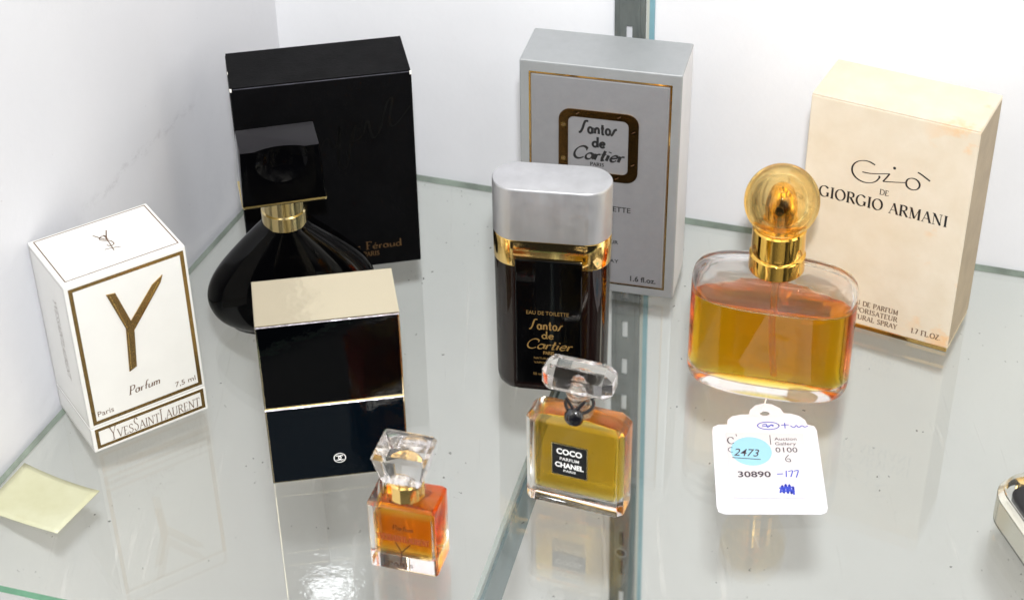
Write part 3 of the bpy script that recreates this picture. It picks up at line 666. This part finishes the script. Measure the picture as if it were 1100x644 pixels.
sl = obj('wax_seal', *lathe([(.2, 2.2), (2, 2.1), (3.6, 1.4), (4.3, .3), (4.0, -1.2), (.2, -1.4)], 32), M['wax'], nb, smooth=45)
sl.rotation_euler = (rad(75), 0, rad(4)); sl.location = (-.2 * K, -7.1 * K, 52.6 * K)
V, F = boxg(-15.6, 15.6, -7.2, 7.2, 62.0, 76.0)
stn = obj('crystal_stopper', V, F, M['crystal'], nb, bevel=(3.6, 1, .5))
obj('stopper_peg', *lathe([(4.2, 60), (4.0, 64), (2.6, 67.5), (.3, 68)], 24), M['clear'], stn, smooth=40)

# ------------------------------------------------------------------ miniature orange bottle
mn = thing('miniature_perfume_bottle', 'smallest square bottle of orange perfume with flared clear stopper at the front', 'perfume bottle', -45.4, 570.23, -16.1)
w, d, h = 29.9, 18.6, 36.8
obj('glass_body', *loft([rrect(w - 1.6, d - 1.6, .1, 1.0), rrect(w, d, 1.0, 1.4), rrect(w, d, h - 1.4, 1.4), rrect(w - 2, d - 2, h, 1.2), rrect(17, 14, h + .8, 3)]), M['clear'], mn, bevel=None, smooth=30)
obj('perfume', *loft([rrect(w - 6.5, d - 5, 7.6, 1.6), rrect(w - 5.2, d - 3.6, 8.6, 1.8), rrect(w - 4.8, d - 3.4, 28, 1.8), rrect(w - 5.2, d - 3.8, 30, 1.6)]), M['orange_liquid'], mn, smooth=35)
f = centred(-d / 2, .06)
pen('Parfum', f, -4.0, 5.2, 24.2, 2.6, M['dark_print'], mn, .42, .2, slant=.2)
x = -11
pen('YVESSAINTLAURENT', f, -11.2, 12.0, 17.6, 3.2, M['red_print'], mn, .6, .3)
draw([[(-3.0, 17.0), (-.5, 11.8), (-1.0, 5.6)], [(3.6, 16.8), (-.4, 11.6)]], f, M['dark_print'], mn, .6, smooth=False)
pen('PARIS FRANCE' if False else 'PARIS', f, -7, 4.5, 3.6, 1.6, M['dark_print'], mn, .4, .25)
obj('gold_collar', *lathe([(7.6, 37.2), (8.0, 37.6), (8.0, 45.4), (7.2, 46)], 12), M['gold_metal'], mn, smooth=20)
stm = obj('flared_stopper', *loft([rrect(16.5, 12.5, 46.6, 1.2, 2), rrect(17.6, 13.6, 48.4, .8, 2), rrect(23.2, 18.5, 60.8, .8, 2), rrect(21.2, 16.6, 63.2, .8, 2)]), M['crystal'], mn, smooth=15)
obj('stopper_peg', *lathe([(5.6, 45), (5.4, 49), (3.0, 51), (.3, 51.4)], 24), M['clear'], stm, smooth=40)

# ------------------------------------------------------------------ price tag, thread, note, partly seen compact
tg = thing('price_tag', 'white scalloped card price tag with a pale blue oval sticker lying on the glass', 'price tag', 88.6, 593.4, -1.5)
out_ = [(3.6, .4), (46, .4), (48.3, 1.6), (49.2, 4.4), (50.6, 57.0), (49.8, 60.0), (46.6, 61.4)]
out_ += [(46.0, 64.6), (43.5, 67.6), (40.0, 69.3), (36.6, 69.75), (35.4, 73.2), (31.6, 76.4), (28.0, 77.2), (23.8, 75.8), (21.0, 72.4), (20.2, 69.2),
         (16.4, 68.9), (12.2, 67.6), (9.8, 64.8), (9.3, 61.6), (5.2, 61.4), (2.6, 59.6), (2.0, 56.6), (.3, 5.6), (.8, 2.0)]
n = len(out_); hole_ = [(27.7 + 2.3 * cos(2 * pi * i / n - 1.2), 69.6 + 1.5 * sin(2 * pi * i / n - 1.2)) for i in range(n)]
# start the hole ring at the angle nearest the outline's first vertex so quads do not cross
def angs(pts, c): return [math.atan2(p[1] - c[1], p[0] - c[0]) for p in pts]
hole_ = [(27.7 + 2.3 * cos(a), 69.6 + 1.5 * sin(a)) for a in angs(out_, (27.7, 69.6))]
hole_ = [(27.7 + 2.3 * cos(2 * pi * i / 20), 69.6 + 1.5 * sin(2 * pi * i / 20)) for i in range(20)]
from mathutils.geometry import tessellate_polygon
flat_z = lambda u, v: .35 + .5 * abs(u - 22) / 30 * (v / 70)                 # the card bows up a little towards its upper corners
me_v = [(u, v, flat_z(u, v)) for u, v in out_ + hole_] + [(u, v, .12) for u, v in out_]
me_f = [tuple(t) for t in tessellate_polygon([[Vector((u, v, 0)) for u, v in out_], [Vector((u, v, 0)) for u, v in hole_]])]
me_f += [(n + 20 + i, n + 20 + (i + 1) % n, (i + 1) % n, i) for i in range(n)]
obj('card', me_v, me_f, M['tag_white'], tg)
lab = poly('printed_label', flat(.90), [(7.5, 10.5), (40.5, 10.5), (44.2, 54.6), (8.2, 55.4)], M['pink_label'], tg)
st = disc('oval_sticker', flat(.96), 18.8, 42.0, 9.4, M['blue_dot'], tg, 36, ry=10.0)
F0 = flat(1.0)
sans('2473', F0, 10.6, 22.2, 39.0, 5.2, M['ink_dark'], st, bold=.005, shear=.25, rot=-4)
draw([[(9.8, 37.6), (22.6, 36.2)]], F0, M['ink_dark'], st, .5)
sans('30890', F0, 11.4, 26.2, 24.2, 4.0, M['ink_dark'], lab, bold=.02)
draw([[(29.0, 26.2), (31.8, 26.4)], [(33.4, 28.6), (33.0, 24.2)], [(34.2, 28.0), (36.2, 28.4), (35.0, 24.2)], [(36.8, 28.2), (38.8, 28.6), (37.4, 23.8)]], F0, M['ink_blue'], lab, .5)
sans('0100', F0, 30.0, 40.0, 41.2, 3.6, M['ink_dark'], lab)
sans('Auction', F0, 30.2, 40.4, 49.6, 2.2, M['ink_dark'], lab); sans('Gallery', F0, 30.2, 39.8, 46.2, 2.2, M['ink_dark'], lab)
pen('C', F0, 8.4, 11.6, 47.2, 4.6, M['ink_dark'], lab, .6, .3); draw([[(13.0, 52.6), (12.8, 54.2)], [(28.2, 46.6), (28.4, 53.4)]], F0, M['ink_dark'], lab, .35)
draw([arc(9.8, 43.0, 1.4, 1.6, 60, 300, 10)], F0, M['ink_dark'], lab, .35)
draw([[(35.6, 39.4), (34.0, 36.8), (34.4, 35.0), (36.0, 34.8), (35.8, 36.6), (34.6, 36.6)]], F0, M['ink_dark'], lab, .4)
draw([[(29.2, 13.6), (30.6, 18.6), (30.8, 13.4), (32.2, 19.4), (32.6, 13.2), (33.8, 19.2), (34.2, 13.0), (35.4, 17.8), (35.2, 12.4)], [(29.0, 16.8), (35.6, 17.6)], [(29.2, 14.6), (35.8, 15.2)]], F0, M['ink_blue'], lab, .85)
Fc = flat(.95)
draw([arc(28.4, 60.2, 5.0, 2.7, 0, 380, 26), [(25.6, 60.6), (27.4, 61.4), (28.0, 59.0), (30.0, 61.0), (30.6, 59.4)], [(25.4, 59.6), (31.0, 60.6)],
      [(36.2, 62.2), (36.0, 58.2)], [(34.4, 60.6), (38.0, 60.8)], [(38.6, 60.2), (40.2, 58.8), (41.4, 60.4), (42.4, 58.8), (44.0, 60.2), (45.2, 59.2), (46.8, 60.0)]], Fc, M['ink_blue'], tg, .42)
th = obj('thread', *tube([(116.2, 662.6, .9), (117.4, 664.5, 1.1), (118.6, 668.2, .7), (119.6, 671.6, .5), (120.4, 674.0, .4)], .38, 8), M['thread'], smooth=60)
tag(th, 'short white thread running from the hole of the price tag', 'thread')

V, F = [], []; nu, nv_ = 12, 10
P00, P10, P11, P01 = Vector((-248.5, 601, 0)), Vector((-200.7, 587.5, 0)), Vector((-186.4, 613.5, 0)), Vector((-226.4, 634.5, 0))
P00 = Vector((-237.5, 604.5, 0)); P01 = Vector((-224.5, 634.2, 0))
for j in range(nv_ + 1):
    for i in range(nu + 1):
        a, b = i / nu, j / nv_
        p = P00.lerp(P10, a).lerp(P01.lerp(P11, a), b); zc = 1.6 * (2 * abs(a - .45)) ** 2 * (.4 + .6 * b) + .5
        V.append((p.x, p.y, zc)); 
for j in range(nv_):
    for i in range(nu): q = j * (nu + 1) + i; F.append((q, q + 1, q + nu + 2, q + nu + 1))
nt_ = obj('paper_note', V, F, M['note'], smooth=60)
md = nt_.modifiers.new('thickness', 'SOLIDIFY'); md.thickness = .25 * K
tag(nt_, 'yellowed square paper note lying on the glass at the far left', 'paper')

cp = thing('rounded_glass_bottle', 'rounded clear edged bottle with black inside at the lower right corner, mostly out of view', 'perfume bottle', 245, 563, 14)
obj('glass_body', *loft([rrect(58, 78, .1, 13, 8), rrect(62, 82, 2.5, 15, 8), rrect(62, 82, 15.5, 15, 8), rrect(57, 77, 19, 13, 8)]), M['clear'], cp, smooth=35)
obj('pale_rim', *loft([rrect(61, 81, 3, 14.5, 8), rrect(61, 81, 15.5, 14.5, 8), rrect(55, 74, 17.2, 10, 8), rrect(54, 73, 12, 9.5, 8)], False, False), pbr('pale_polished_rim', (.88, .86, .76), .08, .9), cp, smooth=30)
obj('black_core', *loft([rrect(50, 66, 3, 7, 6), rrect(50, 66, 14, 7, 6), rrect(47, 63, 16, 6, 6)]), M['black_glass'], cp, smooth=30)
obj('gold_shoulder', *loft([rrect(40, 6, 4, 2.5, 4, 2, 36.2), rrect(40, 6, 15, 2.5, 4, 2, 36.2)]), M['gold_metal'], cp, smooth=30)

# ------------------------------------------------------------------ camera, light
R0 = Vector((1, 0, 0)); pitch, roll = rad(35.9951), rad(-.9736)
Fw = Vector((0, cos(pitch), -sin(pitch))); U0 = R0.cross(Fw)
Rv = R0 * cos(roll) + U0 * sin(roll); Uv = -R0 * sin(roll) + U0 * cos(roll)
cam = bpy.data.cameras.new('camera'); co = bpy.data.objects.new('camera', cam); COL.objects.link(co)
m4 = Matrix((Rv, Uv, -Fw)).transposed().to_4x4(); m4.translation = Vector((0, 0, .55)); co.matrix_world = m4
cam.sensor_width = 36; cam.lens = 1959.18 / 1100 * 36; cam.clip_start = .01; cam.clip_end = 60
cam.dof.use_dof = True; cam.dof.focus_distance = .865; cam.dof.aperture_fstop = 13
S.camera = co
# the photographer's flash, just above the lens
L = bpy.data.lights.new('camera_flash', 'AREA'); L.shape = 'RECTANGLE'; L.size = .04; L.size_y = .025
L.energy = 8.5; L.color = (.93, .96, 1)
lo = bpy.data.objects.new('camera_flash', L); COL.objects.link(lo)
lo.location = (.0078, -.0013, .6875)
lo.rotation_euler = (Vector((.02, .75, -.02)) - lo.location).to_track_quat('-Z', 'Y').to_euler()
# the room round the open case: warm lamps overhead, dim towards the viewer
W = bpy.data.worlds.new('World'); S.world = W; W.use_nodes = True; nt = W.node_tree; nt.nodes.clear()
out = nt.nodes.new('ShaderNodeOutputWorld'); bg = nt.nodes.new('ShaderNodeBackground')
tc = nt.nodes.new('ShaderNodeTexCoord'); sp = nt.nodes.new('ShaderNodeSeparateXYZ'); nt.links.new(tc.outputs['Generated'], sp.inputs[0])
WS = .95
r = ramp(nt, sp.outputs[2], [(0, (2.9, 2.78, 2.4)), (.40, (2.5, 2.4, 2.1)), (.5, (1.1, 1.05, .93)), (.62, (.95, .92, .84)), (.80, (1.3, 1.24, 1.12)), (1, (1.5, 1.43, 1.28))])  # strong glow from below, added to brighten the wall under the shelf
mr = N(nt, 'ShaderNodeMapRange'); mr.inputs[1].default_value = -1; mr.inputs[2].default_value = 1
nt.links.new(sp.outputs[2], mr.inputs[0]); nt.links.new(mr.outputs[0], r.inputs[0])
# dim patch added on the photographer's side, so the black fronts reflect dark
dp = N(nt, 'ShaderNodeVectorMath', operation='DOT_PRODUCT'); dp.inputs[1].default_value = (.05, -.80, -.60)
nt.links.new(tc.outputs['Generated'], dp.inputs[0])
dr = ramp(nt, dp.outputs['Value'], [(.42, 0.), (.72, 1.)])
# made-up noise patches, bright and dark, added for contrast in reflections and glass
vn = N(nt, 'ShaderNodeTexNoise', Scale=2.6, Detail=2.0, Roughness=.55, Distortion=.4); nt.links.new(tc.outputs['Generated'], vn.inputs['Vector'])
vr = ramp(nt, vn.outputs[0], [(.36, .06), (.46, .55), (.54, 1.25), (.62, 2.6)])
room = mixrgb(nt, 1.0, r.outputs[0], vr.outputs[0], 'MULTIPLY')
nt.links.new(mixrgb(nt, dr.outputs[0], room, (.018, .020, .026)), bg.inputs[0]); bg.inputs[1].default_value = WS
nt.links.new(bg.outputs[0], out.inputs[0])

S.view_settings.view_transform = 'Standard'; S.view_settings.look = 'None'; S.view_settings.exposure = 0; S.view_settings.gamma = 1
c = S.cycles
S.render.engine = 'CYCLES'
c.max_bounces = 20; c.transmission_bounces = 16; c.transparent_max_bounces = 32; c.glossy_bounces = 6; c.diffuse_bounces = 4
c.caustics_refractive = True; c.caustics_reflective = True; c.blur_glossy = .1
c.sample_clamp_indirect = 6; c.sample_clamp_direct = 0
c.use_denoising = True; c.denoiser = 'OPENIMAGEDENOISE'
try: c.denoising_input_passes = 'RGB_ALBEDO_NORMAL'
except Exception: pass
